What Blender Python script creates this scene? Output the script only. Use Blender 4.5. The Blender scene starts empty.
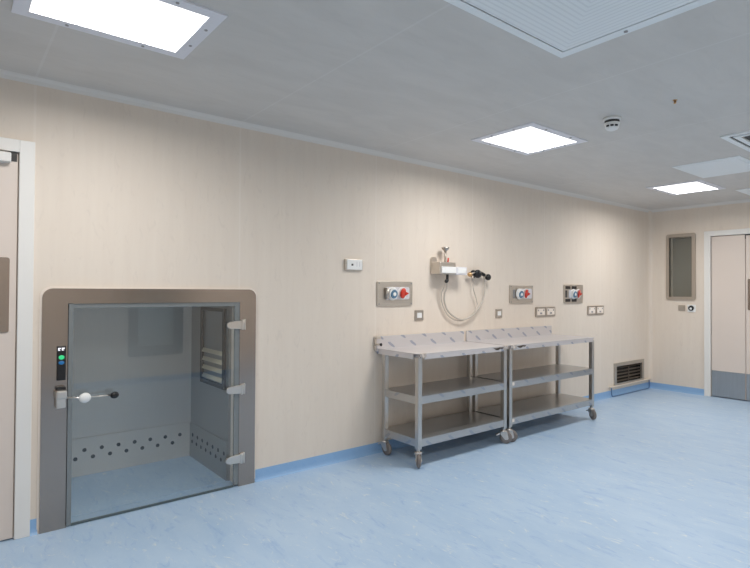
import bpy, bmesh, math
from mathutils import Vector, Matrix

C = bpy.context.scene.collection
PI = math.pi

# ------------------------------------------------------------------ layout
EYE = 1.40                 # camera height
WY = 3.60                  # main wall face
WX = 8.05                  # far end wall face
FY = -1.20                 # wall behind the camera
LX = -1.80                 # left end wall
HC = 2.605                 # ceiling

# ------------------------------------------------------------------ mesh builder
class MB:
    def __init__(self):
        self.bm = bmesh.new()

    def box(self, a, b, bev=0.0, seg=2):
        x0, y0, z0 = [min(p, q) for p, q in zip(a, b)]
        x1, y1, z1 = [max(p, q) for p, q in zip(a, b)]
        vs = [self.bm.verts.new(p) for p in ((x0, y0, z0), (x1, y0, z0), (x1, y1, z0), (x0, y1, z0),
                                             (x0, y0, z1), (x1, y0, z1), (x1, y1, z1), (x0, y1, z1))]
        fs = [self.bm.faces.new([vs[i] for i in f]) for f in
              ((3, 2, 1, 0), (4, 5, 6, 7), (0, 1, 5, 4), (1, 2, 6, 5), (2, 3, 7, 6), (3, 0, 4, 7))]
        if bev > 0:
            es = list({e for f in fs for e in f.edges})
            bmesh.ops.bevel(self.bm, geom=es, offset=bev, segments=seg, affect='EDGES', profile=0.5)
        return self

    def prism(self, pts, d0, d1, axis='z', bev=0.0):
        """polygon pts (2-D) pushed from d0 to d1 along axis; axis y: pts are x,z; axis x: pts are y,z"""
        def P(p, d):
            return {'z': (p[0], p[1], d), 'y': (p[0], d, p[1]), 'x': (d, p[0], p[1])}[axis]
        lo = [self.bm.verts.new(P(p, d0)) for p in pts]
        hi = [self.bm.verts.new(P(p, d1)) for p in pts]
        n = len(pts)
        fs = [self.bm.faces.new(lo[::-1]), self.bm.faces.new(hi)]
        for i in range(n):
            fs.append(self.bm.faces.new((lo[i], lo[(i + 1) % n], hi[(i + 1) % n], hi[i])))
        bmesh.ops.recalc_face_normals(self.bm, faces=fs)
        if bev > 0:
            es = list({e for f in fs[:2] for e in f.edges})
            bmesh.ops.bevel(self.bm, geom=es, offset=bev, segments=2, affect='EDGES', profile=0.5)
        return self

    def cyl(self, p0, p1, r0, r1=None, n=24, smooth=True):
        return self.lathe(p0, p1, [(0, r0), (1, r0 if r1 is None else r1)], n, smooth)

    def lathe(self, p0, p1, prof, n=24, smooth=True):
        """prof: list of (t along p0->p1, radius); capped"""
        p0, p1 = Vector(p0), Vector(p1)
        ax = (p1 - p0)
        z = ax.normalized()
        x = z.orthogonal().normalized()
        y = z.cross(x)
        rings = []
        for t, r in prof:
            c = p0 + ax * t
            rings.append([self.bm.verts.new(c + (x * math.cos(2 * PI * k / n) + y * math.sin(2 * PI * k / n)) * max(r, 1e-5))
                          for k in range(n)])
        for a, b in zip(rings, rings[1:]):
            for k in range(n):
                f = self.bm.faces.new((a[k], a[(k + 1) % n], b[(k + 1) % n], b[k]))
                f.smooth = smooth
        self.bm.faces.new(rings[0][::-1])
        self.bm.faces.new(rings[-1])
        return self

    def ball(self, c, rx, ry=None, rz=None, n=20):
        ry = rx if ry is None else ry
        rz = rx if rz is None else rz
        r = bmesh.ops.create_uvsphere(self.bm, u_segments=n, v_segments=n // 2 + 2, radius=1.0,
                                      matrix=Matrix.Translation(c) @ Matrix.Diagonal((rx, ry, rz, 1)))
        for v in r['verts']:
            for f in v.link_faces:
                f.smooth = True
        return self

    def tube(self, pts, r, n=10, smooth_path=0):
        pts = [Vector(p) for p in pts]
        if smooth_path:
            out = []
            m = len(pts)
            for i in range(m - 1):
                p_ = pts[max(i - 1, 0)]; a = pts[i]; b = pts[i + 1]; q = pts[min(i + 2, m - 1)]
                for k in range(smooth_path):
                    t = k / smooth_path
                    out.append(0.5 * ((2 * a) + (b - p_) * t + (2 * p_ - 5 * a + 4 * b - q) * t * t + (3 * a - p_ - 3 * b + q) * t ** 3))
            out.append(pts[-1])
            pts = out
        rings = []
        up = None
        for i, p in enumerate(pts):
            d = (pts[min(i + 1, len(pts) - 1)] - pts[max(i - 1, 0)]).normalized()
            if up is None:
                up = d.orthogonal().normalized()
            up = (up - d * up.dot(d)).normalized()
            w = d.cross(up)
            rings.append([self.bm.verts.new(p + (up * math.cos(2 * PI * k / n) + w * math.sin(2 * PI * k / n)) * r) for k in range(n)])
        for a, b in zip(rings, rings[1:]):
            for k in range(n):
                f = self.bm.faces.new((a[k], a[(k + 1) % n], b[(k + 1) % n], b[k]))
                f.smooth = True
        self.bm.faces.new(rings[0][::-1])
        self.bm.faces.new(rings[-1])
        return self

    def rot(self, M):
        bmesh.ops.transform(self.bm, matrix=M, verts=self.bm.verts)
        return self

    def build(self, name, mat, parent=None, origin=(0, 0, 0)):
        """vertices are given in the frame of `origin` + object; parent carries the location"""
        me = bpy.data.meshes.new(name)
        bmesh.ops.recalc_face_normals(self.bm, faces=self.bm.faces)
        if tuple(origin) != (0, 0, 0):
            bmesh.ops.translate(self.bm, vec=-Vector(origin), verts=self.bm.verts)
        self.bm.to_mesh(me)
        self.bm.free()
        me.materials.append(mat)
        o = bpy.data.objects.new(name, me)
        C.objects.link(o)
        if parent is not None:
            o.parent = parent
        return o


def thing(name, label, cat, loc, group=None, rz=0.0):
    o = bpy.data.objects.new(name, None)
    o.empty_display_size = 0.1
    C.objects.link(o)
    o.location = loc
    o.rotation_euler = (0, 0, rz)
    o['label'] = label
    o['category'] = cat
    if group:
        o['group'] = group
    return o


def struct(o):
    o['kind'] = 'structure'
    return o


def dup_child(o, parent, loc):
    c = o.copy()
    C.objects.link(c)
    c.parent = parent
    c.location = loc
    return c


def rrect(x0, z0, x1, z1, r, n=6, corners=(1, 1, 1, 1)):
    """rounded rectangle, corners order: bl, br, tr, tl"""
    out = []
    for (cx, cz, a0, on, px, pz) in ((x0 + r, z0 + r, PI, corners[0], x0, z0), (x1 - r, z0 + r, 1.5 * PI, corners[1], x1, z0),
                                     (x1 - r, z1 - r, 0, corners[2], x1, z1), (x0 + r, z1 - r, 0.5 * PI, corners[3], x0, z1)):
        if not on:
            out.append((px, pz))
            continue
        for k in range(n + 1):
            a = a0 + 0.5 * PI * k / n
            out.append((cx + r * math.cos(a), cz + r * math.sin(a)))
    return out


# ------------------------------------------------------------------ materials
def srgb(r, g, b):
    f = lambda c: (c / 255) / 12.92 if c / 255 <= 0.04045 else ((c / 255 + 0.055) / 1.055) ** 2.4
    return (f(r), f(g), f(b), 1)


def new_mat(name):
    m = bpy.data.materials.new(name)
    m.use_nodes = True
    nt = m.node_tree
    return m, nt, nt.nodes['Principled BSDF']


def L(nt, a, b):
    nt.links.new(a, b)


def node(nt, typ, **kw):
    n = nt.nodes.new(typ)
    for k, v in kw.items():
        setattr(n, k, v)
    return n


def math_(nt, op, a, b=None, c=None):
    n = node(nt, 'ShaderNodeMath', operation=op)
    for i, v in enumerate((a, b, c)):
        if v is None:
            continue
        if isinstance(v, (int, float)):
            n.inputs[i].default_value = v
        else:
            L(nt, v, n.inputs[i])
    return n.outputs[0]


def mixc(nt, fac, a, b):
    n = node(nt, 'ShaderNodeMix', data_type='RGBA')
    for s, v in ((n.inputs[0], fac), (n.inputs[6], a), (n.inputs[7], b)):
        if isinstance(v, (int, float)):
            s.default_value = v
        elif isinstance(v, tuple):
            s.default_value = v
        else:
            L(nt, v, s)
    return n.outputs[2]


def noise(nt, scale, sx=1, sy=1, sz=1, detail=3, rough=0.5, coord='pos', dist=0.0):
    if coord == 'pos':
        src = node(nt, 'ShaderNodeNewGeometry').outputs['Position']
    else:
        src = node(nt, 'ShaderNodeTexCoord').outputs['Object']
    mp = node(nt, 'ShaderNodeMapping')
    mp.inputs['Scale'].default_value = (sx, sy, sz)
    L(nt, src, mp.inputs['Vector'])
    n = node(nt, 'ShaderNodeTexNoise')
    n.inputs['Scale'].default_value = scale
    n.inputs['Detail'].default_value = detail
    n.inputs['Roughness'].default_value = rough
    n.inputs['Distortion'].default_value = dist
    L(nt, mp.outputs[0], n.inputs['Vector'])
    return n.outputs['Fac']


def ramp(nt, fac, p0, p1):
    n = node(nt, 'ShaderNodeMapRange')
    n.inputs[1].default_value = p0
    n.inputs[2].default_value = p1
    L(nt, fac, n.inputs[0])
    return n.outputs[0]


def plain(name, col, rough=0.5, metal=0.0, spec=0.5, var=0.0, vscale=20):
    m, nt, b = new_mat(name)
    b.inputs['Roughness'].default_value = rough
    b.inputs['Metallic'].default_value = metal
    b.inputs['Specular IOR Level'].default_value = spec
    if var:
        f = noise(nt, vscale, detail=2, coord='obj')
        dark = tuple(c * (1 - var) for c in col[:3]) + (1,)
        lite = tuple(min(1, c * (1 + var)) for c in col[:3]) + (1,)
        L(nt, mixc(nt, f, dark, lite), b.inputs['Base Color'])
    else:
        b.inputs['Base Color'].default_value = col
    return m


def brushed(name, col, rough=0.35, vertical=True, metal=1.0, spread=0.12, rv=0.05):
    m, nt, b = new_mat(name)
    b.inputs['Metallic'].default_value = metal
    sc = (60, 60, 1.5) if vertical else (1.5, 60, 60)
    f = noise(nt, 3.0, *sc, detail=2, coord='obj')
    L(nt, mixc(nt, f, tuple(c * (1 - spread) for c in col[:3]) + (1,), tuple(min(1, c * (1 + spread)) for c in col[:3]) + (1,)),
      b.inputs['Base Color'])
    L(nt, math_(nt, 'ADD', math_(nt, 'MULTIPLY', f, rv), rough - rv / 2), b.inputs['Roughness'])
    return m


def wall_mat():
    m, nt, b = new_mat('wall_cladding')
    pos = node(nt, 'ShaderNodeNewGeometry').outputs['Position']
    sep = node(nt, 'ShaderNodeSeparateXYZ')
    L(nt, pos, sep.inputs[0])
    f1 = noise(nt, 3.0, 5, 5, 0.45, detail=4, rough=0.6)
    f2 = noise(nt, 22.0, 1, 1, 0.35, detail=2, dist=1.5)
    base = mixc(nt, ramp(nt, f1, 0.3, 0.7), WALL_A, WALL_B)
    streak = math_(nt, 'MULTIPLY', ramp(nt, f2, 0.60, 0.74), 0.16)
    base = mixc(nt, streak, base, WALL_C)
    # welded sheet seams every 1.255 m
    u = math_(nt, 'ABSOLUTE', math_(nt, 'SUBTRACT', math_(nt, 'FRACT', math_(nt, 'DIVIDE', math_(nt, 'ADD', sep.outputs[0], 0.2525), 1.255)), 0.5))
    seam = math_(nt, 'MULTIPLY', math_(nt, 'LESS_THAN', u, 0.005), 0.35)
    base = mixc(nt, seam, base, WALL_SEAM)
    L(nt, base, b.inputs['Base Color'])
    b.inputs['Roughness'].default_value = 0.55
    b.inputs['Specular IOR Level'].default_value = 0.3
    return m


def ceil_mat():
    m, nt, b = new_mat('ceiling_cladding')
    pos = node(nt, 'ShaderNodeNewGeometry').outputs['Position']
    sep = node(nt, 'ShaderNodeSeparateXYZ')
    L(nt, pos, sep.inputs[0])
    f1 = noise(nt, 2.2, 1.0, 3.0, 1, detail=4, rough=0.6, dist=0.6)
    f2 = noise(nt, 9.0, 0.6, 2.0, 1, detail=2, dist=1.5)
    base = mixc(nt, ramp(nt, f1, 0.3, 0.7), CEIL_A, CEIL_B)
    base = mixc(nt, math_(nt, 'MULTIPLY', ramp(nt, f2, 0.60, 0.75), 0.18), base, CEIL_C)
    u = math_(nt, 'ABSOLUTE', math_(nt, 'SUBTRACT', math_(nt, 'FRACT', math_(nt, 'DIVIDE', math_(nt, 'ADD', sep.outputs[0], 0.2525), 1.255)), 0.5))
    base = mixc(nt, math_(nt, 'MULTIPLY', math_(nt, 'LESS_THAN', u, 0.005), 0.12), base, (0.95, 0.95, 0.95, 1))
    L(nt, base, b.inputs['Base Color'])
    b.inputs['Roughness'].default_value = 0.55
    b.inputs['Specular IOR Level'].default_value = 0.25
    return m


def floor_mat(name, deep=0.0):
    m, nt, b = new_mat(name)
    f1 = noise(nt, 2.2, 2.4, 0.9, 1, detail=5, rough=0.62, dist=0.7)
    f2 = noise(nt, 7.0, 2.4, 0.7, 2, detail=6, rough=0.7, dist=1.0)
    f3 = noise(nt, 13.0, 2.0, 0.75, 2, detail=6, rough=0.72, dist=1.0)
    base = mixc(nt, ramp(nt, f1, 0.3, 0.7), FLOOR_A, FLOOR_B)
    base = mixc(nt, math_(nt, 'MULTIPLY', ramp(nt, f2, 0.55, 0.68), 0.75), base, FLOOR_D)
    base = mixc(nt, math_(nt, 'MULTIPLY', ramp(nt, f3, 0.58, 0.70), 0.8), base, FLOOR_L)
    if deep:
        base = mixc(nt, deep, base, FLOOR_S)
    L(nt, base, b.inputs['Base Color'])
    b.inputs['Roughness'].default_value = 0.38
    b.inputs['Specular IOR Level'].default_value = 0.45
    return m


def film_mat(name, col, rough, metal, period=0.26, row=0.075, strength=0.55):
    """steel still under its protective film, with small blue printed marks"""
    m, nt, b = new_mat(name)
    tc = node(nt, 'ShaderNodeTexCoord').outputs['Object']
    sep = node(nt, 'ShaderNodeSeparateXYZ')
    L(nt, tc, sep.inputs[0])
    s = math_(nt, 'ADD', sep.outputs[0], sep.outputs[1])
    zz = math_(nt, 'ADD', sep.outputs[2], 10.0 * row + 0.012)
    rowf = math_(nt, 'DIVIDE', zz, row)
    ri = math_(nt, 'FLOOR', rowf)
    rf = math_(nt, 'SUBTRACT', math_(nt, 'FRACT', rowf), 0.5)
    off = math_(nt, 'MULTIPLY', math_(nt, 'MODULO', ri, 2.0), 0.5)
    uf = math_(nt, 'SUBTRACT', math_(nt, 'FRACT', math_(nt, 'ADD', math_(nt, 'DIVIDE', s, period), off)), 0.5)
    U = math_(nt, 'MULTIPLY', uf, period)
    V = math_(nt, 'MULTIPLY', rf, row)
    # slanted swoosh: an ellipse sheared downwards to the right, with a tail
    V2 = math_(nt, 'ADD', V, math_(nt, 'MULTIPLY', U, 0.55))
    d1 = math_(nt, 'ADD', math_(nt, 'POWER', math_(nt, 'DIVIDE', U, 0.040), 2.0), math_(nt, 'POWER', math_(nt, 'DIVIDE', V2, 0.013), 2.0))
    U3 = math_(nt, 'ADD', U, 0.016)
    V3 = math_(nt, 'SUBTRACT', V, 0.012)
    d2 = math_(nt, 'ADD', math_(nt, 'POWER', math_(nt, 'DIVIDE', U3, 0.010), 2.0), math_(nt, 'POWER', math_(nt, 'DIVIDE', V3, 0.014), 2.0))
    mask = math_(nt, 'LESS_THAN', math_(nt, 'MINIMUM', d1, d2), 1.0)
    # only on the faces that stand upright
    geo = node(nt, 'ShaderNodeNewGeometry')
    sn = node(nt, 'ShaderNodeSeparateXYZ')
    L(nt, geo.outputs['True Normal'], sn.inputs[0])
    up = math_(nt, 'LESS_THAN', math_(nt, 'ABSOLUTE', sn.outputs[2]), 0.5)
    mask = math_(nt, 'MULTIPLY', math_(nt, 'MULTIPLY', mask, up), strength)
    f = noise(nt, 6, detail=3, coord='obj')
    base = mixc(nt, f, tuple(c * 0.93 for c in col[:3]) + (1,), tuple(min(1, c * 1.07) for c in col[:3]) + (1,))
    L(nt, mixc(nt, mask, base, srgb(110, 128, 160)), b.inputs['Base Color'])
    b.inputs['Metallic'].default_value = metal
    L(nt, math_(nt, 'ADD', math_(nt, 'MULTIPLY', f, 0.1), rough - 0.05), b.inputs['Roughness'])
    return m


def glass_mat(name, tint, ior=1.5, refl=1.0):
    m, nt, b = new_mat(name)
    nt.nodes.remove(b)
    out = nt.nodes['Material Output']
    tr = node(nt, 'ShaderNodeBsdfTransparent')
    tr.inputs[0].default_value = tint
    gl = node(nt, 'ShaderNodeBsdfGlossy')
    gl.inputs['Roughness'].default_value = 0.01
    gl.inputs['Color'].default_value = (1, 1, 1, 1)
    # plain pane reflectance, the same from either side of the sheet
    geo = node(nt, 'ShaderNodeNewGeometry')
    dp = node(nt, 'ShaderNodeVectorMath', operation='DOT_PRODUCT')
    L(nt, geo.outputs['Incoming'], dp.inputs[0])
    L(nt, geo.outputs['Normal'], dp.inputs[1])
    k = math_(nt, 'POWER', math_(nt, 'SUBTRACT', 1.0, math_(nt, 'ABSOLUTE', dp.outputs['Value'])), 5.0)
    fr = math_(nt, 'MULTIPLY', math_(nt, 'ADD', math_(nt, 'MULTIPLY', k, 0.96), 0.04), refl)
    mx = node(nt, 'ShaderNodeMixShader')
    L(nt, fr, mx.inputs[0])
    L(nt, tr.outputs[0], mx.inputs[1])
    L(nt, gl.outputs[0], mx.inputs[2])
    L(nt, mx.outputs[0], out.inputs[0])
    return m


def emit_mat(name, col, strength, base=0.8):
    m, nt, b = new_mat(name)
    b.inputs['Base Color'].default_value = (base, base, base, 1)
    b.inputs['Emission Color'].default_value = col
    b.inputs['Emission Strength'].default_value = strength
    return m


def perforated_mat():
    m, nt, b = new_mat('perforated_white_metal')
    pos = node(nt, 'ShaderNodeTexCoord').outputs['Object']
    sep = node(nt, 'ShaderNodeSeparateXYZ')
    L(nt, pos, sep.inputs[0])
    q = math_(nt, 'MAXIMUM', math_(nt, 'ABSOLUTE', math_(nt, 'SUBTRACT', sep.outputs[0], 0.004)), math_(nt, 'ABSOLUTE', math_(nt, 'SUBTRACT', sep.outputs[1], 0.0245)))
    q = math_(nt, 'ABSOLUTE', math_(nt, 'SUBTRACT', math_(nt, 'FRACT', math_(nt, 'DIVIDE', q, 0.026)), 0.5))
    hole = math_(nt, 'MULTIPLY', math_(nt, 'LESS_THAN', q, 0.17), 0.18)
    L(nt, mixc(nt, hole, srgb(238, 242, 243), srgb(170, 176, 182)), b.inputs['Base Color'])
    b.inputs['Roughness'].default_value = 0.5
    return m


WALL_A = srgb(226, 213, 199)
WALL_B = srgb(230, 218, 204)
WALL_C = srgb(196, 183, 172)
WALL_SEAM = srgb(238, 228, 218)
CEIL_A = srgb(206, 202, 197)
CEIL_B = srgb(214, 210, 205)
CEIL_C = srgb(192, 188, 183)
FLOOR_A = srgb(168, 194, 221)
FLOOR_B = srgb(183, 205, 227)
FLOOR_D = srgb(146, 178, 216)
FLOOR_L = srgb(222, 226, 228)
FLOOR_S = srgb(128, 172, 216)

M_WALL = wall_mat()
M_CEIL = ceil_mat()
M_FLOOR = floor_mat('blue_vinyl')
M_SKIRT = floor_mat('blue_vinyl_skirting', 0.75)
M_COVE = plain('cove_trim', srgb(226, 222, 217), 0.5)
M_DOORFRAME = plain('door_frame_paint', srgb(232, 229, 224), 0.4)
M_DOOR = plain('door_leaf_paint', srgb(222, 208, 197), 0.45, var=0.02, vscale=3)
M_STEEL = brushed('brushed_steel', (0.50, 0.45, 0.40, 1), 0.36)
M_FRAME = brushed('hatch_frame_steel', (0.375, 0.325, 0.29, 1), 0.21, spread=0.03, rv=0.02)
M_PLATE = brushed('wall_plate_steel', (0.62, 0.57, 0.51, 1), 0.42, vertical=False)
M_KICK = brushed('kick_plate_steel', (0.46, 0.48, 0.50, 1), 0.38)
M_CHROME = plain('chrome', (0.66, 0.62, 0.575, 1), 0.28, 1.0)
M_LEG = brushed('leg_steel', (0.56, 0.54, 0.515, 1), 0.32)
M_SHELF = film_mat('film_covered_shelf', (0.50, 0.49, 0.48, 1), 0.30, 0.85, strength=0.35)
M_TOP = film_mat('film_covered_top', (0.66, 0.63, 0.63, 1), 0.45, 0.45)
M_CASTER = plain('zinc_plate', (0.60, 0.57, 0.54, 1), 0.38, 0.8, var=0.12, vscale=40)
M_RUBBER = plain('grey_rubber', srgb(122, 114, 110), 0.6)
M_BLACK = plain('black_plastic', srgb(24, 24, 26), 0.35)
M_SHADOWGAP = plain('dark_gap', srgb(70, 68, 66), 0.7)
M_WHITE = plain('white_plastic', srgb(236, 236, 234), 0.35)
M_LILAC = plain('pale_grey_plastic', srgb(214, 212, 216), 0.35)
M_RED = plain('red_plastic', srgb(205, 52, 34), 0.35)
M_BLUEGREY = plain('blue_grey_plastic', srgb(86, 122, 148), 0.4)
M_BRASS = plain('brass', (0.62, 0.40, 0.20, 1), 0.35, 0.9)
M_CREAM = plain('cream_sealant', srgb(238, 226, 214), 0.5)
M_HOSE = plain('clear_grey_hose', srgb(196, 187, 176), 0.35)
M_LIGHTFRAME = plain('light_frame_paint', srgb(232, 232, 238), 0.45)
M_SCREW = plain('screw_head', (0.34, 0.34, 0.35, 1), 0.4, 0.6)
M_LAMP = emit_mat('lamp_diffuser', (1.0, 0.985, 0.96, 1), 2.2)
M_PERF = perforated_mat()
M_PANEL = plain('ceiling_panel_paint', srgb(238, 242, 243), 0.5)
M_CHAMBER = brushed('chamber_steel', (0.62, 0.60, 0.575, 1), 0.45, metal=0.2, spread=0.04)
M_CHAMBERSHADED = brushed('chamber_steel_shaded', (0.32, 0.315, 0.305, 1), 0.35, metal=0.5, spread=0.04)  # chamber steel with the shade of the right wall put into its colour
M_CHAMBERBOUNCE = plain('chamber_bounce_panel', (0.80, 0.80, 0.79, 1), 0.4)  # unseen left wall and ceiling, made bright to bounce light into the chamber
M_HOLE = plain('hole_dark', srgb(18, 18, 20), 0.8)
M_SLAT = plain('slat_metal', srgb(216, 208, 186), 0.4, 0.2)
M_GLASS = glass_mat('tinted_glass', (0.97, 0.985, 0.985, 1), refl=1.15)
M_GLASSEDGE = plain('glass_edge', srgb(128, 133, 134), 0.25, 0.2)
M_GLASSEDGEDARK = plain('glass_bottom_edge', srgb(84, 98, 102), 0.3)
M_WINGLASS = glass_mat('window_glass', (0.88, 0.89, 0.88, 1))
M_BLIND = plain('window_backing', srgb(140, 136, 127), 0.7, var=0.10, vscale=5)
M_GREENLED = emit_mat('green_led', (0.03, 0.80, 0.28, 1), 0.85, 0.02)
M_BLUELED = emit_mat('blue_led', (0.0, 0.14, 0.38, 1), 0.8, 0.02)
M_LEDTEXT = emit_mat('led_white_marks', (0.9, 0.9, 1.0, 1), 0.7)
M_GRILLE = brushed('grille_steel', (0.50, 0.46, 0.41, 1), 0.4, vertical=False, metal=0.8)
M_SLATDARK = plain('louvre_steel', (0.24, 0.20, 0.165, 1), 0.45, 0.7)
M_DUCT = plain('duct_dark', srgb(52, 46, 42), 0.7)
M_RAILROD = plain('blue_grey_rod', srgb(92, 122, 158), 0.4, 0.2)
M_RAILBAR = plain('beige_bar', srgb(214, 202, 190), 0.4)

# ------------------------------------------------------------------ room shell
def wall_with_holes(name, axis, d, depth, u0, u1, v0, v1, holes, mat):
    """wall sheet in plane axis=d, thick towards +depth, rectangular holes [(u0,u1,v0,v1)]"""
    us = sorted({u0, u1, *[h[0] for h in holes], *[h[1] for h in holes]})
    vs = sorted({v0, v1, *[h[2] for h in holes], *[h[3] for h in holes]})
    mb = MB()
    bm = mb.bm
    cache = {}

    def V(u, v):
        if (u, v) not in cache:
            cache[(u, v)] = bm.verts.new((u, d, v) if axis == 'y' else (d, u, v))
        return cache[(u, v)]
    for a, b in zip(us, us[1:]):
        for c, e in zip(vs, vs[1:]):
            m = ((a + b) / 2, (c + e) / 2)
            if any(h[0] < m[0] < h[1] and h[2] < m[1] < h[3] for h in holes):
                continue
            bm.faces.new((V(a, c), V(b, c), V(b, e), V(a, e)))
    r = bmesh.ops.extrude_face_region(bm, geom=list(bm.faces))
    vec = (0, depth, 0) if axis == 'y' else (depth, 0, 0)
    bmesh.ops.translate(bm, vec=vec, verts=[g for g in r['geom'] if isinstance(g, bmesh.types.BMVert)])
    return struct(mb.build(name, mat))


T = 0.12
struct(MB().box((LX - T, FY - T, -0.10), (WX + T, WY + T, 0)).build('floor', M_FLOOR))
struct(MB().box((LX - T, FY - T, HC), (WX + T, WY + T, HC + 0.10)).build('ceiling', M_CEIL))
DL = (-0.86, 0.300, 0.0, 2.165)          # left door opening
HO = (0.555, 1.628, 0.0, 1.312)          # hatch opening
GO = (7.03, 7.83, 0.150, 0.415)          # low grille opening
wall_with_holes('wall_back', 'y', WY, T, LX - T, WX + T, 0, HC, [DL, HO, GO], M_WALL)
DR = (1.10, 2.795, 0.0, 2.165)           # right double door opening (along y)
WR = (3.022, 3.318, 1.338, 2.180)        # right window opening
wall_with_holes('wall_right', 'x', WX, T, FY, WY, 0, HC, [DR, WR], M_WALL)
WF = (2.20, 2.73, 0.55, 1.62)            # window in the wall behind the camera
wall_with_holes('wall_front', 'y', FY, -T, LX - T, WX + T, 0, HC, [WF], M_WALL)
wall_with_holes('wall_left', 'x', LX, -T, FY, WY, 0, HC, [], M_WALL)


def cove(name, segs, mat, h=0.085, d=0.022):
    mb = MB()
    prof = [(0, 0), (d, 0), (d * 0.55, h * 0.14), (d * 0.30, h * 0.34), (0.005, h * 0.6), (0.003, h), (0, h)]
    for axis, at, a, b in segs:
        if axis == 'back':
            mb.prism([(WY - p[0], p[1]) for p in prof], a, b, 'x')
        elif axis == 'front':
            mb.prism([(FY + p[0], p[1]) for p in prof], a, b, 'x')
        elif axis == 'right':
            mb.prism([(WX - p[0], p[1]) for p in prof], a, b, 'y')
        elif axis == 'left':
            mb.prism([(LX + p[0], p[1]) for p in prof], a, b, 'y')
    return struct(mb.build(name, mat))


cove('baseboard_back', [('back', 0, LX, -0.93), ('back', 0, 0.376, 0.412), ('back', 0, 1.760, WX)], M_SKIRT)
cove('baseboard_right', [('right', 0, 2.872, WY), ('right', 0, FY, 1.02)], M_SKIRT)
cove('baseboard_front', [('front', 0, LX, WX)], M_SKIRT)
cove('baseboard_left', [('left', 0, FY, WY)], M_SKIRT)
# light cove trims where wall meets ceiling and wall meets wall
tri = lambda s: [(0, 0), (s, 0), (s * 0.42, s * 0.18), (s * 0.18, s * 0.42), (0, s)]
struct(MB().prism([(WY - p[0], HC - p[1]) for p in tri(0.036)], LX, WX, 'x').build('trim_1', M_COVE))
struct(MB().prism([(WX - p[0], HC - p[1]) for p in tri(0.036)], FY, WY, 'y').build('trim_2', M_COVE))
struct(MB().prism([(WX - p[0], WY - p[1]) for p in tri(0.05)], 0.085, HC, 'z').build('trim_3', M_WALL))

# ------------------------------------------------------------------ left door
d1 = MB()
y0, y1 = WY - 0.022, WY + 0.06
d1.box((-0.93, y0, 0), (-0.855, y1, 2.235), 0.003)
d1.box((0.302, y0, 0), (0.376, y1, 2.235), 0.003)
d1.box((-0.856, y0, 2.165), (0.303, y1, 2.235), 0.003)
door1 = struct(d1.build('door_1', M_DOORFRAME))
MB().box((-0.850, WY - 0.006, 0.008), (0.297, WY + 0.050, 2.158), 0.002).build('door_leaf', M_DOOR, door1)
MB().prism(rrect(-0.30, 1.155, 0.264, 1.572, 0.012), WY - 0.012, WY + 0.002, 'y').build('vision_panel', M_FRAME, door1)
closer = MB().box((-0.16, WY - 0.055, 2.098), (0.262, WY + 0.012, 2.152), 0.006).build('door_closer', M_DOORFRAME, door1)
MB().box((0.262, WY - 0.012, 2.112), (0.292, WY + 0.012, 2.160), 0.002).build('closer_arm', M_SHADOWGAP, closer)

# ------------------------------------------------------------------ right double door
d2 = MB()
x0, x1 = WX - 0.022, WX + 0.06
d2.box((x0, 2.792, 0), (x1, 2.868, 2.232), 0.003)
d2.box((x0, 1.025, 0), (x1, 1.102, 2.232), 0.003)
d2.box((x0, 1.101, 2.162), (x1, 2.793, 2.232), 0.003)
door2 = struct(d2.build('door_2', M_DOORFRAME))
lf = MB().box((WX + 0.008, 2.394, 0.012), (WX + 0.052, 2.786, 2.155), 0.002).build('door_leaf', M_DOOR, door2)
MB().box((WX + 0.003, 2.398, 0.014), (WX + 0.0085, 2.784, 0.355), 0.001).build('kick_plate', M_KICK, lf)
MB().box((WX + 0.006, 2.386, 2.10), (WX + 0.030, 2.398, 2.155), 0.001).build('flush_bolt', M_SHADOWGAP, lf)
lf2 = MB().box((WX + 0.008, 1.108, 0.012), (WX + 0.052, 2.388, 2.145), 0.002).build('door_leaf', M_DOOR, door2)
MB().box((WX + 0.003, 1.112, 0.014), (WX + 0.0085, 2.384, 0.355), 0.001).build('kick_plate', M_KICK, lf2)
MB().prism(rrect(2.05, 1.178, 2.366, 1.580, 0.012), WX + 0.001, WX + 0.012, 'x').build('vision_panel', M_FRAME, lf2)

# ------------------------------------------------------------------ windows
def ring(mb, outer, inner, d0, d1, axis):
    """frame between two loops with the same point count"""
    def P(p, d):
        return (p[0], d, p[1]) if axis == 'y' else ((d, p[0], p[1]) if axis == 'x' else (p[0], p[1], d))
    bm = mb.bm
    n = len(outer)
    A = [bm.verts.new(P(p, d0)) for p in outer]
    B = [bm.verts.new(P(p, d0)) for p in inner]
    A2 = [bm.verts.new(P(p, d1)) for p in outer]
    B2 = [bm.verts.new(P(p, d1)) for p in inner]
    for i in range(n):
        j = (i + 1) % n
        bm.faces.new((A[i], A[j], B[j], B[i]))
        bm.faces.new((A2[i], B2[i], B2[j], A2[j]))
        bm.faces.new((A[i], A2[i], A2[j], A[j]))
        bm.faces.new((B[i], B[j], B2[j], B2[i]))
    return mb


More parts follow.
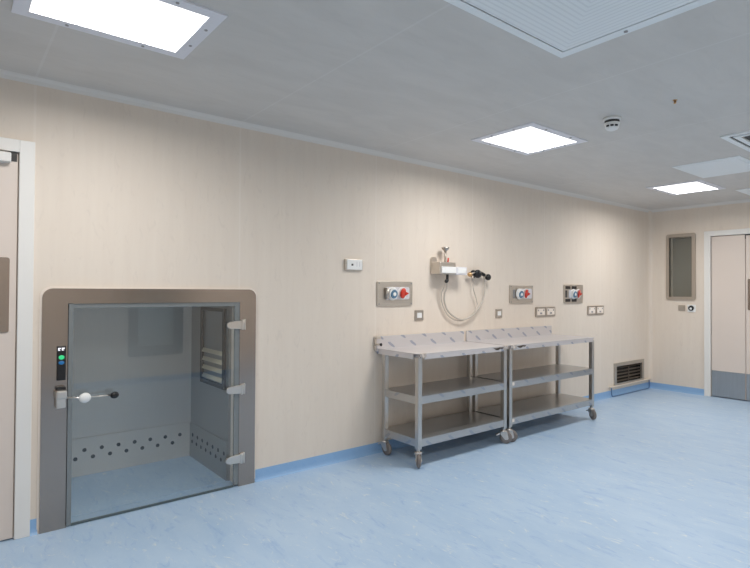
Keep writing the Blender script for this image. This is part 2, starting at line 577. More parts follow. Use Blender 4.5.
w = ring(MB(), rrect(2.975, 1.295, 3.360, 2.225, 0.03), rrect(3.022, 1.338, 3.318, 2.180, 0.008), WX - 0.02, WX + 0.03, 'x')
win1 = struct(w.build('window_1', M_STEEL))
MB().box((WX + 0.012, 3.023, 1.339), (WX + 0.020, 3.317, 2.179)).build('window_pane', M_WINGLASS, win1)
MB().box((WX + 0.095, 3.012, 1.328), (WX + 0.115, 3.328, 2.19)).build('window_backing', M_BLIND, win1)
w = ring(MB(), rrect(2.07, 0.40, 2.865, 1.74, 0.04), rrect(2.20, 0.55, 2.73, 1.62, 0.008), FY - 0.03, FY + 0.02, 'y')
win2 = struct(w.build('window_2', M_FRAME))
MB().box((2.201, FY - 0.02, 0.551), (2.729, FY - 0.012, 1.619)).build('window_pane', M_WINGLASS, win2)
MB().box((2.19, FY - 0.065, 0.54), (2.74, FY - 0.05, 1.63)).build('window_backing', M_PANEL, win2)

# ------------------------------------------------------------------ glazed pass-through hatch
HX, HZ = 1.094, 0.0
ho = (HX, WY, 0)
hatch = thing('pass_through_hatch', 'large steel-framed floor level hatch with a hinged tinted glass door', 'hatch', ho)
fy0 = WY - 0.022
out = rrect(0.421, 0, 1.752, 1.402, 0.055, 8, (0, 0, 1, 1))
# U-shaped faceplate: build as left post, right post and header with rounded outer corners
fr = MB()
arcR = [p for p in out if p[0] > 1.0]
arcL = [p for p in out if p[0] < 1.0]
U = [(0.555, 0)] + [(0.555, 1.312), (1.628, 1.312), (1.628, 0)] + [(1.752, 0)] + arcR[1:] + arcL[1:] + [(0.421, 0)]
fr.prism(U, fy0, WY + 0.05, 'y')
fr.build('hatch_frame', M_FRAME, hatch, ho)
# cream sealant line round the faceplate
o2 = rrect(0.409, 0, 1.764, 1.414, 0.062, 8, (0, 0, 1, 1))
a2R = [p for p in o2 if p[0] > 1.0]
a2L = [p for p in o2 if p[0] < 1.0]
U2 = [(0.50, 0), (0.50, 1.36), (1.70, 1.36), (1.70, 0), (1.764, 0)] + a2R[1:] + a2L[1:] + [(0.409, 0)]
MB().prism(U2, WY - 0.008, WY - 0.001, 'y').build('sealant_edge', M_CREAM, hatch, ho)

CB = 4.497                                 # chamber back
CR = 1.612                                 # chamber right face
CL = 0.535
yI = WY + T + 0.002
struct(MB().box((CL - 0.02, yI, -0.02), (1.66, CB + 0.02, 0.003)).build('floor_chamber', M_FLOOR))
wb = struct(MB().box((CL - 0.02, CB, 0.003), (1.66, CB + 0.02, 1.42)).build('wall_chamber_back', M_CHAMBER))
struct(MB().box((CL - 0.02, yI, 0.003), (CL, CB, 1.42)).build('wall_chamber_left', M_CHAMBERBOUNCE))
wr = struct(MB().box((CR, yI, 0.003), (CR + 0.03, CB, 1.42)).build('wall_chamber_right', M_CHAMBERSHADED))
struct(MB().box((CL - 0.02, yI, 1.42), (1.66, CB + 0.02, 1.44)).build('ceiling_chamber', M_CHAMBERBOUNCE))
# perforated return-air strips, low on the back and on the side
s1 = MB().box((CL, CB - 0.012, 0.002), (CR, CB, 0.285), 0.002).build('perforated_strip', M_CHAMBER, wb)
s2 = MB().box((CR - 0.012, yI + 0.01, 0.002), (CR, CB - 0.012, 0.285), 0.002).build('perforated_strip', M_CHAMBERSHADED, wr)
hole_b = MB().lathe((0, 0.003, 0), (0, -0.002, 0), [(0, 0.015), (1, 0.0145)], 16).build('vent_hole', M_HOLE, s1)
hole_b.location = (0.81 , CB - 0.0125 , 0.193)
hs = MB().lathe((0.003, 0, 0), (-0.002, 0, 0), [(0, 0.015), (1, 0.0145)], 16).build('vent_hole', M_HOLE, s2)
hs.location = (CR - 0.0125 , WY + 0.17, 0.193)
for k in range(7):
    if k:
        dup_child(hole_b, s1, (0.81 + 0.118 * k , CB - 0.0125 , 0.193))
        dup_child(hs, s2, (CR - 0.0125 , WY + 0.17 + 0.107 * k, 0.193))
    dup_child(hole_b, s1, (0.75 + 0.118 * k , CB - 0.0125 , 0.135))
    dup_child(hs, s2, (CR - 0.0125 , WY + 0.224 + 0.1 * k, 0.135))
# louvred opening on the chamber's right side
lv = ring(MB(), [(3.775, 0.66), (4.245, 0.66), (4.245, 1.26), (3.775, 1.26)], [(3.805, 0.69), (4.215, 0.69), (4.215, 1.235), (3.805, 1.235)],
          CR - 0.02, CR, 'x').build('side_louvre', M_DUCT, wr)
for k in range(4):
    z = 0.735 + 0.067 * k
    sl = MB().prism([(CR - 0.004, z), (CR - 0.018, z - 0.03), (CR - 0.014, z - 0.032), (CR, z - 0.002)], 3.806, 4.214, 'y').build('slat', M_SLAT, lv)

# glass door
gy0, gy1 = WY - 0.012, WY - 0.002
gd = MB().box((0.556, gy0, 0.010), (1.627, gy1, 1.311)).build('glass_door', M_GLASS, hatch, ho)
MB().box((0.549, gy0 - 0.010, 0.008), (0.580, gy1 - 0.003, 1.316), 0.002).build('edge_seal', M_GLASSEDGE, gd, ho)
MB().box((1.592, gy0 - 0.006, 0.012), (1.633, gy1 - 0.003, 1.316), 0.002).build('edge_seal', M_GLASSEDGE, gd, ho)
MB().box((0.580, gy0 - 0.004, 1.284), (1.592, gy1 - 0.003, 1.316), 0.002).build('edge_seal', M_GLASSEDGE, gd, ho)
MB().box((0.580, gy0 - 0.005, 0.003), (1.592, gy1, 0.014), 0.001).build('bottom_seal', M_GLASSEDGEDARK, gd, ho)
for z in (1.150, 0.690, 0.198):
    h = MB()
    tab = [(1.642, z - 0.031)] + [(1.642, z + 0.031)] + [(1.562 + 0.034 * math.cos(a), z + 0.026 * math.sin(a)) for a in [PI * (0.5 + k / 12) for k in range(13)]]
    h.prism(tab[::-1], gy0 - 0.022, gy0 - 0.004, 'y', 0.003)
    h.box((1.636, gy0 - 0.026, z - 0.036), (1.652, gy0 - 0.006, z + 0.036), 0.003)
    h.box((1.658, gy0 - 0.022, z - 0.036), (1.670, gy0 - 0.006, z + 0.040), 0.003)
    h.cyl((1.655, gy0 - 0.012, z - 0.034), (1.655, gy0 - 0.012, z + 0.038), 0.008, n=14)
    h.build('hinge', M_CHROME, gd, ho)
# indicator strip
ind = MB().box((0.496, fy0 - 0.010, 0.866), (0.542, fy0 + 0.002, 1.066), 0.003).build('indicator_strip', M_BLACK, hatch, ho)
MB().ball((0.519, fy0 - 0.010, 1.000), 0.015, 0.004, 0.013, 16).build('green_light', M_GREENLED, ind, ho)
MB().ball((0.519, fy0 - 0.010, 0.969), 0.015, 0.004, 0.011, 16).build('blue_light', M_BLUELED, ind, ho)
tx = MB()
for a in (0.501, 0.520):
    tx.box((a, fy0 - 0.0112, 1.040), (a + 0.006, fy0 - 0.0095, 1.056))
    tx.box((a + 0.006, fy0 - 0.0112, 1.050), (a + 0.015, fy0 - 0.0095, 1.056))
    tx.box((a + 0.006, fy0 - 0.0112, 1.040), (a + 0.011, fy0 - 0.0095, 1.045))
tx.build('white_marks', M_LEDTEXT, ind, ho)
# latch with lever
lt = MB()
lt.box((0.490, fy0 - 0.040, 0.708), (0.540, fy0, 0.775), 0.006)
lt.box((0.486, fy0 - 0.052, 0.762), (0.546, fy0, 0.812), 0.010)
latch = lt.build('latch', M_CHROME, hatch, ho)
MB().box((0.492, fy0 - 0.036, 0.810), (0.540, fy0, 0.832), 0.006).build('latch_cap', M_BLACK, latch, ho)
lv_ = MB()
lv_.tube([(0.535, fy0 - 0.035, 0.768), (0.60, fy0 - 0.05, 0.761), (0.79, fy0 - 0.06, 0.757)], 0.006, 10)
lv_.build('lever', M_CHROME, latch, ho)
MB().ball((0.634, fy0 - 0.062, 0.760), 0.033, 0.018, 0.029, 24).build('lever_disc', M_WHITE, latch, ho)
MB().ball((0.795, fy0 - 0.060, 0.757), 0.025, 0.018, 0.021, 20).build('lever_knob', M_BLACK, latch, ho)

# ------------------------------------------------------------------ trolleys
A = 0.042          # leg section


def notched(x0, x1, y0, y1, n):
    return [(x0 + n, y0), (x1 - n, y0), (x1 - n, y0 + n), (x1, y0 + n), (x1, y1 - n), (x1 - n, y1 - n),
            (x1 - n, y1), (x0 + n, y1), (x0 + n, y1 - n), (x0, y1 - n), (x0, y0 + n), (x0 + n, y0 + n)]


def caster(t, x, y, ang, brake=True):
    """swivel caster, wheel rolling direction at angle ang; returns the part"""
    R = Matrix.Translation((x, y, 0)) @ Matrix.Rotation(ang, 4, 'Z')
    wr, off = 0.056, 0.022
    b = MB()
    b.cyl((0, 0, 0.112), (0, 0, 0.165), 0.015, n=16)
    b.cyl((0, 0, 0.105), (0, 0, 0.122), 0.031, 0.028, n=20)
    for s in (-1, 1):
        b.prism([(-0.030, 0.112), (0.028, 0.112), (off + 0.020, 0.050), (off + 0.012, 0.038), (off - 0.012, 0.038), (-0.030, 0.085)],
                s * 0.017, s * 0.021, 'y')
    b.cyl((off, -0.026, wr), (off, 0.026, wr), 0.009, n=12)
    b.rot(R)
    c = b.build('caster', M_CASTER, t)
    wv = MB()
    wv.lathe((off, -0.0145, wr), (off, 0.0145, wr), [(0, 0.030), (0.0, 0.042), (0.15, 0.048), (0.35, wr), (0.65, wr), (0.85, 0.048), (1, 0.042), (1, 0.030)], 28)
    wv.rot(R)
    wv.build('wheel', M_RUBBER, c)
    if brake:
        p = MB()
        p.prism([(-0.036, 0.100), (-0.068, 0.088), (-0.072, 0.078), (-0.064, 0.076), (-0.034, 0.088)], -0.018, 0.018, 'y', 0.002)
        p.rot(R)
        p.build('brake_pedal', M_CASTER, c)
    return c


def trolley(label, x0, W, D, top_back, splash, angs, scraps, shadows=(), tabs=()):
    """x0 = left face, W = length, D = leg depth; local frame: x right, y to the wall, front legs at y 0"""
    t = thing('steel_trolley', label, 'trolley', (x0, FRONT, 0), 'steel trolleys along the wall')
    for (lx, ly) in ((0, 0), (W - A, 0), (0, D - A), (W - A, D - A)):
        MB().box((lx, ly, 0.140), (lx + A, ly + A, 0.868), 0.004).build('leg', M_LEG, t)
    # three shelf levels; the upper one is the worktop
    for z1, nm in ((0.560, 'shelf'), (0.222, 'shelf')):
        s = MB()
        s.prism(notched(0.003, W - 0.003, 0.004, D - 0.004, A - 0.002), z1 - 0.004, z1, 'z')
        e = A - 0.001
        s.box((e, 0.004, z1 - 0.062), (W - e, 0.008, z1 - 0.002), 0.001)
        s.box((e, D - 0.008, z1 - 0.062), (W - e, D - 0.004, z1 - 0.002), 0.001)
        s.box((0.004, e, z1 - 0.062), (0.008, D - e, z1 - 0.002), 0.001)
        s.box((W - 0.008, e, z1 - 0.062), (W - 0.004, D - e, z1 - 0.002), 0.001)
        s.build('shelf', M_SHELF, t)
    s = MB()
    tb = top_back - FRONT
    zt = 0.900
    ex = 0.010
    s.prism([(0.03 - ex, -0.012), (W - 0.03 + ex, -0.012), (W + ex - 0.008, 0.02), (W + ex - 0.008, tb), (-ex + 0.002, tb), (-ex + 0.002, 0.02)], zt - 0.004, zt, 'z')
    e = A + 0.012
    s.box((e, -0.012, zt - 0.046), (W - e, -0.008, zt - 0.002), 0.001)
    s.box((-ex + 0.002, e, zt - 0.046), (-ex + 0.006, tb, zt - 0.002), 0.001)
    s.box((W + ex - 0.012, e, zt - 0.046), (W + ex - 0.008, tb, zt - 0.002), 0.001)
    s.box((-ex + 0.002, tb - 0.004, zt - 0.046), (W + ex - 0.008, tb, zt - 0.002))
    s.box((0.02, 0.0, zt - 0.034), (W - 0.02, D, zt - 0.005))
    s.build('worktop', M_TOP, t)
    a, b = splash[0] - x0, splash[1] - x0
    MB().box((a, tb - 0.012, zt - 0.03), (b, tb, 1.004), 0.002).build('splashback', M_TOP, t)
    for (lx, ly), an in zip(((A / 2, A / 2), (W - A / 2, A / 2), (A / 2, D - A / 2), (W - A / 2, D - A / 2)), angs):
        caster(t, lx, ly, an)
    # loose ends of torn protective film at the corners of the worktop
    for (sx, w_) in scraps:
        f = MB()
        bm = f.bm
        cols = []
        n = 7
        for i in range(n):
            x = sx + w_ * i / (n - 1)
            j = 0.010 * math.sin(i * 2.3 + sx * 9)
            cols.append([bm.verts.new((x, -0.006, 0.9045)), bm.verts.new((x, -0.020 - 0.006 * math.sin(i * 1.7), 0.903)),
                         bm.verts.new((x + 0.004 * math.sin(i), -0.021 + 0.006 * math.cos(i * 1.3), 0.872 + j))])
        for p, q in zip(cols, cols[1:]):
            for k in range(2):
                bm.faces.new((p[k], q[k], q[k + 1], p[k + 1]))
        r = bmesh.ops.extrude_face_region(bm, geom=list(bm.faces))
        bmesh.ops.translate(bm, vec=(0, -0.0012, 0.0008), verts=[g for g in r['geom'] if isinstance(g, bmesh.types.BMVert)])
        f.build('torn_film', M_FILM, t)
    # dark jagged patches painting the shadow and holes at the worktop edge
    for (sx, w_) in shadows:
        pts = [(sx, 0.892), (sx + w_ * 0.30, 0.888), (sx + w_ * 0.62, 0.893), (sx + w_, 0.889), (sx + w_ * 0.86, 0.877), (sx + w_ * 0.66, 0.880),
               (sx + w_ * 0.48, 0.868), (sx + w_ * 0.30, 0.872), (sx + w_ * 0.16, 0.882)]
        MB().prism(pts, -0.0150, -0.0085, 'y').build('edge_shadow', M_EDGESHADOW, t)
    for z in tabs:
        MB().prism(rrect(A + 0.002, z - 0.024, A + 0.034, z + 0.006, 0.006, 3), 0.0015, 0.0045, 'y', 0.001).build('tape_tab', M_CREAM, t)
    return t


M_EDGESHADOW = plain('edge_shadow_dark', srgb(78, 66, 56), 0.5)  # dark tone painting the shadow at the worktop lip
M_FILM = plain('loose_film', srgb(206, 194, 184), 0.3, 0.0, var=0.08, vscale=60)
FRONT = 3.080
TB = WY - 0.004
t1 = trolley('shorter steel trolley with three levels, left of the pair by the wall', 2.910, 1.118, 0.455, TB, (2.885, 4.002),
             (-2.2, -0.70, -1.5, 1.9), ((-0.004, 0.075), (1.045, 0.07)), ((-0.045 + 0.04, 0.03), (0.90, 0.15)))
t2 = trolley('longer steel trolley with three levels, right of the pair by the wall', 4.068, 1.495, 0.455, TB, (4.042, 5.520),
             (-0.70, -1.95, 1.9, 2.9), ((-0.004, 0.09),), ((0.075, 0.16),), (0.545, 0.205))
# folded end bracket at the left end of the splashback
br = MB()
br.box((2.868 - 2.91, TB - FRONT - 0.040, 0.985), (2.915 - 2.91, TB - FRONT - 0.012, 1.004), 0.002)
br.box((2.868 - 2.91, TB - FRONT - 0.016, 0.885), (2.886 - 2.91, TB - FRONT - 0.002, 1.004), 0.002)
br.box((2.868 - 2.91, TB - FRONT - 0.05, 0.930), (2.91 - 2.91, TB - FRONT - 0.012, 0.945), 0.002)
b_ = br.build('end_bracket', M_PLATE, t1)
MB().ball((2.903 - 2.91, TB - FRONT - 0.056, 0.937), 0.011, 0.011, 0.014, 12).build('bracket_knob', M_BLACK, b_)

# ------------------------------------------------------------------ wall plates and sockets
def plate(name, label, cat, x0, x1, z0, z1, mat, group=None, thick=0.010, face=None, inset=0.013):
    o = ((x0 + x1) / 2, WY, z0)
    t = thing(name, label, cat, o, group)
    p = MB().prism(rrect(x0, z0, x1, z1, 0.006, 3), WY - thick, WY - 0.0005, 'y', 0.002).build('plate', mat, t, o)
    if face is not None:
        MB().box((x0 + inset, WY - thick - 0.004, z0 + inset), (x1 - inset, WY - thick + 0.001, z1 - inset), 0.0015).build('insert', face, t, o)
    return t, o, p


# single framed outlet on its own
t, o, p = plate('wall_socket', 'wide white outlet plate alone on the wall, highest and leftmost of the outlets', 'socket', 2.550, 2.732, 1.567, 1.660, M_PLATE, thick=0.020)
MB().box((2.566, WY - 0.026, 1.574), (2.722, WY - 0.019, 1.656), 0.002).build('insert', M_WHITE, t, o)
MB().box((2.608, WY - 0.0285, 1.606), (2.626, WY - 0.0255, 1.622), 0.001).build('button', M_SHADOWGAP, t, o)
for x in (2.662, 2.690):
    MB().box((x, WY - 0.0275, 1.600), (x + 0.006, WY - 0.0255, 1.640)).build('slot', M_LILAC, t, o)

for nm, x0, x1, z0, z1, lab in (('light_switch', 3.345, 3.452, 1.127, 1.222, 'small steel switch plate on the wall just below right of the largest power inlet plate'),
                                ('light_switch', 4.508, 4.612, 1.120, 1.213, 'small steel switch plate on the wall just above the splashback, between hoses and sockets')):
    t, o, p = plate(nm, lab, 'switch', x0, x1, z0, z1, M_STEEL, 'small switch plates above the trolleys', face=M_WHITE, inset=0.024)


def cee(t, o, xc, zc, r, mat_cap, kind, y_face):
    """angled round industrial inlet on the face at y_face; pushes out of the wall (-y)"""
    fl = MB().lathe((xc, y_face, zc), (xc, y_face - 0.008, zc), [(0, r * 1.12), (0.6, r * 1.12), (1, r * 1.0)], 32).build('socket_flange', M_WHITE, t, o)
    tip = Vector((xc + (0.008 if kind == 'red' else 0.0), y_face - 0.024, zc - 0.003))
    if kind == 'white':
        MB().lathe((xc, y_face - 0.006, zc), tip, [(0, r * 0.95), (0.9, r * 0.92), (1, r * 0.86)], 32).build('collar', M_WHITE, fl, o)
        MB().lathe(tip + Vector((0, 0.002, 0)), tip + Vector((0, -0.008, -0.001)), [(0, r * 0.74), (1, r * 0.66)], 28).build('blue_ring', M_BLUEGREY, fl, o)
        MB().lathe(tip + Vector((0, -0.006, -0.001)), tip + Vector((0, -0.011, -0.001)), [(0, r * 0.36), (1, r * 0.30)], 20).build('centre_pin', M_WHITE, fl, o)
    else:
        c = MB()
        c.lathe((xc, y_face - 0.006, zc), tip, [(0, r * 0.90), (0.35, r * 0.96), (0.75, r * 0.90), (0.93, r * 0.66), (1, r * 0.40)], 32)
        c.prism([(xc + r * 0.55, zc + r * 0.30), (xc + r * 1.42, zc - 0.002), (xc + r * 0.55, zc - r * 0.42)], y_face - 0.018, y_face - 0.006, 'y', 0.002)
        c.build('red_cap', M_RED, fl, o)


def inlet(label, x0, x1, z0, z1, bx0, bx1, bz0, bz1, cw, cr, zc, r, open_corners=False):
    o = ((x0 + x1) / 2, WY, z0)
    t = thing('power_inlet', label, 'power inlet', o, 'power inlets on the wall')
    MB().prism(rrect(x0, z0, x1, z1, 0.012, 4), WY - 0.014, WY - 0.0005, 'y', 0.003).build('plate', M_PLATE, t, o)
    b = MB()
    b.prism(rrect(bx0, bz0, bx1, bz1, 0.018, 4), WY - 0.024, WY - 0.012, 'y', 0.004)
    b.build('housing', M_LILAC, t, o)
    cee(t, o, cw, zc, r, M_WHITE, 'white', WY - 0.024)
    cee(t, o, cr, zc + 0.004, r * 0.95, M_RED, 'red', WY - 0.024)
    if open_corners:
        w3, h3 = (x1 - x0) * 0.20, (z1 - z0) * 0.16
        for px, pz in ((x0 + 0.020, z1 - 0.055), (x0 + 0.160, z1 - 0.055), (x0 + 0.020, z0 + 0.018), (x0 + 0.160, z0 + 0.018)):
            MB().box((px, WY - 0.0165, pz), (px + 0.105, WY - 0.0125, pz + 0.036), 0.001).build('cut_out', M_BLACK, t, o)
        MB().box((x0 + 0.018, WY - 0.0165, z0 + 0.07), (x0 + 0.058, WY - 0.0125, z1 - 0.07), 0.001).build('cut_out', M_SHADOWGAP, t, o)
    else:
        for px, pz in ((x0 + 0.018, z0 + 0.018), (x1 - 0.018, z0 + 0.018), (x1 - 0.018, z1 - 0.018), (x0 + 0.018, z1 - 0.018)):
            MB().cyl((px, WY - 0.0128, pz), (px, WY - 0.0165, pz), 0.006, n=10).build('screw', M_SCREW, t, o)
    return t, o


t, o = inlet('largest steel plate with white and red round power inlets, left of the hoses', 2.896, 3.309, 1.266, 1.483,
             2.985, 3.262, 1.322, 1.432, 3.058, 3.172, 1.374, 0.053)
MB().cyl((2.992, WY - 0.030, 1.328), (2.992, WY - 0.030, 1.425), 0.016, n=16).build('hinge_barrel', M_STEEL, t, o)
t, o = inlet('steel plate with white and red power inlets, middle one of three in the row', 4.738, 5.156, 1.268, 1.472,
             4.88, 5.12, 1.32, 1.430, 4.890, 5.000, 1.372, 0.054)
MB().box((4.790, WY - 0.018, 1.325), (4.825, WY - 0.0135, 1.420), 0.002).build('rating_plate', M_SCREW, t, o)
t, o = inlet('squarish steel plate with dark cut-out corners behind its red power inlet, farthest right', 5.791, 6.207, 1.260, 1.487,
             5.88, 6.13, 1.322, 1.422, 5.968, 6.075, 1.372, 0.055, True)

for x0, x1, z0, z1, lab in ((5.213, 5.602, 1.112, 1.222, 'double outlet plate on the wall between the middle and the right power inlets'),
                            (6.324, 6.720, 1.106, 1.222, 'double outlet plate on the wall at far right, near the room corner')):
    o = ((x0 + x1) / 2, WY, z0)
    t = thing('double_socket', lab, 'socket', o, 'double outlet plates above the trolleys')
    xm = (x0 + x1) / 2
    for a, b in ((x0, xm - 0.002), (xm + 0.002, x1)):
        p = MB().prism(rrect(a, z0, b, z1, 0.006, 3), WY - 0.012, WY - 0.0005, 'y', 0.002).build('plate', M_STEEL, t, o)
        MB().box((a + 0.022, WY - 0.016, z0 + 0.018), (b - 0.022, WY - 0.0115, z1 - 0.018), 0.0015).build('insert', M_CREAM, p, o)
        MB().box(((a + b) / 2 - 0.018, WY - 0.018, z0 + 0.030), ((a + b) / 2 + 0.018, WY - 0.0155, z0 + 0.048), 0.001).build('earth_slot', M_SCREW, p, o)
        for xs in (a + 0.034, b - 0.054):
            MB().box((xs, WY - 0.018, z1 - 0.046), (xs + 0.016, WY - 0.0155, z1 - 0.028), 0.001).build('rocker', M_SCREW, p, o)

# ------------------------------------------------------------------ wall-mounted unit with hoses
o = (3.70, WY, 1.55)
hu = thing('hose_unit', 'steel and white box on the wall with hanging pale hoses', 'wall unit', o)
b = MB()
b.box((3.545, WY - 0.13, 1.556), (3.760, WY - 0.0004, 1.672), 0.008)
b.build('housing', M_PLATE, hu, o)
MB().prism(rrect(3.540, 1.60, 3.610, 1.720, 0.03), WY - 0.025, WY - 0.001, 'y').build('back_plate', M_PLATE, hu, o)
MB().box((3.560, WY - 0.142, 1.568), (3.752, WY - 0.128, 1.628), 0.004).build('front_panel', M_WHITE, hu, o)
sb = MB().box((3.752, WY - 0.140, 1.556), (3.905, WY - 0.01, 1.630), 0.006).build('side_box', M_LILAC, hu, o)
MB().box((3.775, WY - 0.143, 1.570), (3.885, WY - 0.139, 1.618), 0.002).build('side_cover', M_WHITE, sb, o)
st = MB()
st.cyl((3.672, WY - 0.075, 1.668), (3.672, WY - 0.075, 1.765), 0.010, n=14)
st.lathe((3.672, WY - 0.075, 1.765), (3.672, WY - 0.075, 1.815), [(0, 0.010), (0.3, 0.014), (0.65, 0.034), (1, 0.038)], 20)
pipe = st.build('inlet_pipe', M_STEEL, hu, o)
MB().cyl((3.705, WY - 0.075, 1.670), (3.712, WY - 0.075, 1.715), 0.009, 0.007, 12).build('red_tap', M_RED, hu, o)
hk = MB()
hk.tube([(3.668, WY - 0.105, 1.562), (3.668, WY - 0.105, 1.515), (3.660, WY - 0.115, 1.500), (3.635, WY - 0.125, 1.492)], 0.013, 12, 4)
hk.ball((3.632, WY - 0.126, 1.492), 0.018)
hk.build('hose_hook', M_BLACK, hu, o)

# tap set to the right
o = (4.16, WY, 1.559)
ts = thing('tap_set', 'black tap body with brass and black round knobs on the wall right of the hoses', 'tap', o)
b = MB()
DX, DZ = -0.085, 0.014
b.lathe((4.235 + DX, WY, 1.560 + DZ), (4.235 + DX, WY - 0.060, 1.560 + DZ), [(0, 0.040), (0.2, 0.040), (0.25, 0.028), (1, 0.028)], 20)
b.ball((4.240 + DX, WY - 0.060, 1.560 + DZ), 0.052, 0.030, 0.042)
b.tube([(4.255 + DX, WY - 0.055, 1.575 + DZ), (4.30 + DX, WY - 0.055, 1.568 + DZ), (4.345 + DX, WY - 0.055, 1.552 + DZ)], 0.018, 10)
b.build('tap_body', M_BLACK, ts, o)
MB().ball((4.122 + DX, WY - 0.060, 1.552 + DZ), 0.026, 0.024, 0.024, 16).build('brass_knob', M_BRASS, ts, o)
MB().tube([(4.138 + DX, WY - 0.060, 1.556 + DZ), (4.205 + DX, WY - 0.060, 1.575 + DZ)], 0.008, 8).build('spindle', M_STEEL, ts, o)
MB().tube([(4.335 + DX, WY - 0.058, 1.553 + DZ), (4.378 + DX, WY - 0.062, 1.540 + DZ)], 0.008, 8).build('spindle', M_STEEL, ts, o)
MB().ball((4.395 + DX, WY - 0.064, 1.530 + DZ), 0.033, 0.030, 0.033, 16).build('black_knob', M_BLACK, ts, o)
for x in (4.165, 4.345):
    MB().cyl((x + DX, WY - 0.055, 1.545 + DZ), (x + DX + 0.004, WY - 0.055, 1.478 + DZ), 0.010, 0.008, 12).build('hose_tail', M_STEEL, ts, o)


HU = (3.70, WY, 1.55)


def hose(pts, r):
    MB().tube([(x, WY - d, z) for x, d, z in pts], r, 10, 6).build('hose', M_HOSE, hu, HU)


hose([(3.640, 0.120, 1.485), (3.672, 0.10, 1.44), (3.668, 0.07, 1.372), (3.695, 0.05, 1.276), (3.765, 0.045, 1.189), (3.92, 0.045, 1.122), (4.082, 0.045, 1.152),
      (4.21, 0.05, 1.261), (4.258, 0.055, 1.362), (4.267, 0.055, 1.44), (4.264, 0.055, 1.4915)], 0.0085)
hose([(4.084, 0.055, 1.4915), (4.085, 0.055, 1.470), (4.096, 0.05, 1.432), (4.150, 0.045, 1.321), (4.165, 0.040, 1.25), (4.09, 0.034, 1.165), (3.94, 0.030, 1.108),
      (3.78, 0.032, 1.150), (3.685, 0.036, 1.255), (3.645, 0.05, 1.365), (3.648, 0.085, 1.44), (3.618, 0.118, 1.482)], 0.0055)

# ------------------------------------------------------------------ low louvred grille and the rail under it
o = (7.43, WY, 0.115)
g = thing('wall_grille', 'low louvred steel grille set in the wall near the floor and corner', 'grille', o)
w = ring(MB(), [(7.000, 0.136), (7.855, 0.136), (7.855, 0.438), (7.000, 0.438)], [(7.065, 0.165), (7.80, 0.165), (7.80, 0.392), (7.065, 0.392)], WY - 0.012, WY + 0.008, 'y')
w.build('grille_frame', M_GRILLE, g, o)
dk = MB()
dk.prism([(7.032, 0.152), (7.828, 0.152), (7.828, 0.413), (7.032, 0.413)], WY + 0.085, WY + 0.10, 'y')
ring(dk, [(7.0305, 0.1505), (7.8295, 0.1505), (7.8295, 0.4145), (7.0305, 0.4145)], [(7.036, 0.156), (7.824, 0.156), (7.824, 0.409), (7.036, 0.409)], WY + 0.031, WY + 0.084, 'y')
dk.build('duct', M_DUCT, g, o)
for k in range(5):
    z = 0.185 + k * 0.045
    MB().prism([(WY + 0.010, z - 0.004), (WY + 0.012, z - 0.006), (WY + 0.034, z + 0.008), (WY + 0.032, z + 0.010)], 7.060, 7.805, 'x').build('slat', M_SLATDARK, g, o)
MB().box((7.428, WY + 0.004, 0.165), (7.437, WY + 0.012, 0.392)).build('mullion', M_SLATDARK, g, o)

o = (7.45, WY, 0)
rl = thing('bumper_rail', 'beige flat bumper bar with a blue rod loop standing below the wall grille', 'rail', o)
b = MB()
rb = [(6.875, WY - 0.001)] + [(6.875 + 0.035 - 0.035 * math.cos(a), WY - 0.010 - 0.028 * math.sin(a)) for a in [k * PI / 12 for k in range(7)]] + \
     [(8.02, WY - 0.038), (8.02, WY - 0.001)]
b.prism(rb, 0.124, 0.142, 'z', 0.004)
b.build('bar', M_RAILBAR, rl, o)
MB().tube([(6.885, WY - 0.030, 0.126), (6.885, WY - 0.031, 0.055), (6.900, WY - 0.032, 0.022), (6.95, WY - 0.033, 0.010), (7.3, WY - 0.033, 0.0085), (7.7, WY - 0.033, 0.0085), (7.93, WY - 0.033, 0.010),
           (7.965, WY - 0.032, 0.025), (7.972, WY - 0.031, 0.06), (7.972, WY - 0.030, 0.126)], 0.0075, 10, 4).build('rod_loop', M_RAILROD, rl, o)

# ------------------------------------------------------------------ small plates under the right window
o = (WX, 3.155, 1.155)
t = thing('blank_plate', 'small square brown steel plate under the narrow window', 'wall plate', o)
MB().prism(rrect(3.112, 1.142, 3.200, 1.222, 0.006, 3), WX - 0.010, WX + 0.001, 'x', 0.002).build('plate', M_STEEL, t, o)
MB().box((WX - 0.013, 3.130, 1.158), (WX - 0.0095, 3.182, 1.206), 0.001).build('insert', M_GRILLE, t, o)
o = (WX, 3.03, 1.155)
t = thing('round_thermostat', 'white wall plate with a black round dial between window and double door', 'thermostat', o)
MB().prism(rrect(2.978, 1.128, 3.082, 1.232, 0.008, 3), WX - 0.012, WX + 0.001, 'x', 0.002).build('plate', M_WHITE, t, o)
MB().lathe((WX - 0.011, 3.032, 1.184), (WX - 0.032, 3.032, 1.182), [(0, 0.036), (0.8, 0.034), (1, 0.028)], 24).build('dial', M_BLACK, t, o)
MB().lathe((WX - 0.030, 3.030, 1.178), (WX - 0.036, 3.030, 1.178), [(0, 0.017), (1, 0.015)], 16).build('dial_cap', M_WHITE, t, o)

# ------------------------------------------------------------------ ceiling fittings
LAMP_W = 21.0
LAMP_SPREAD = 168


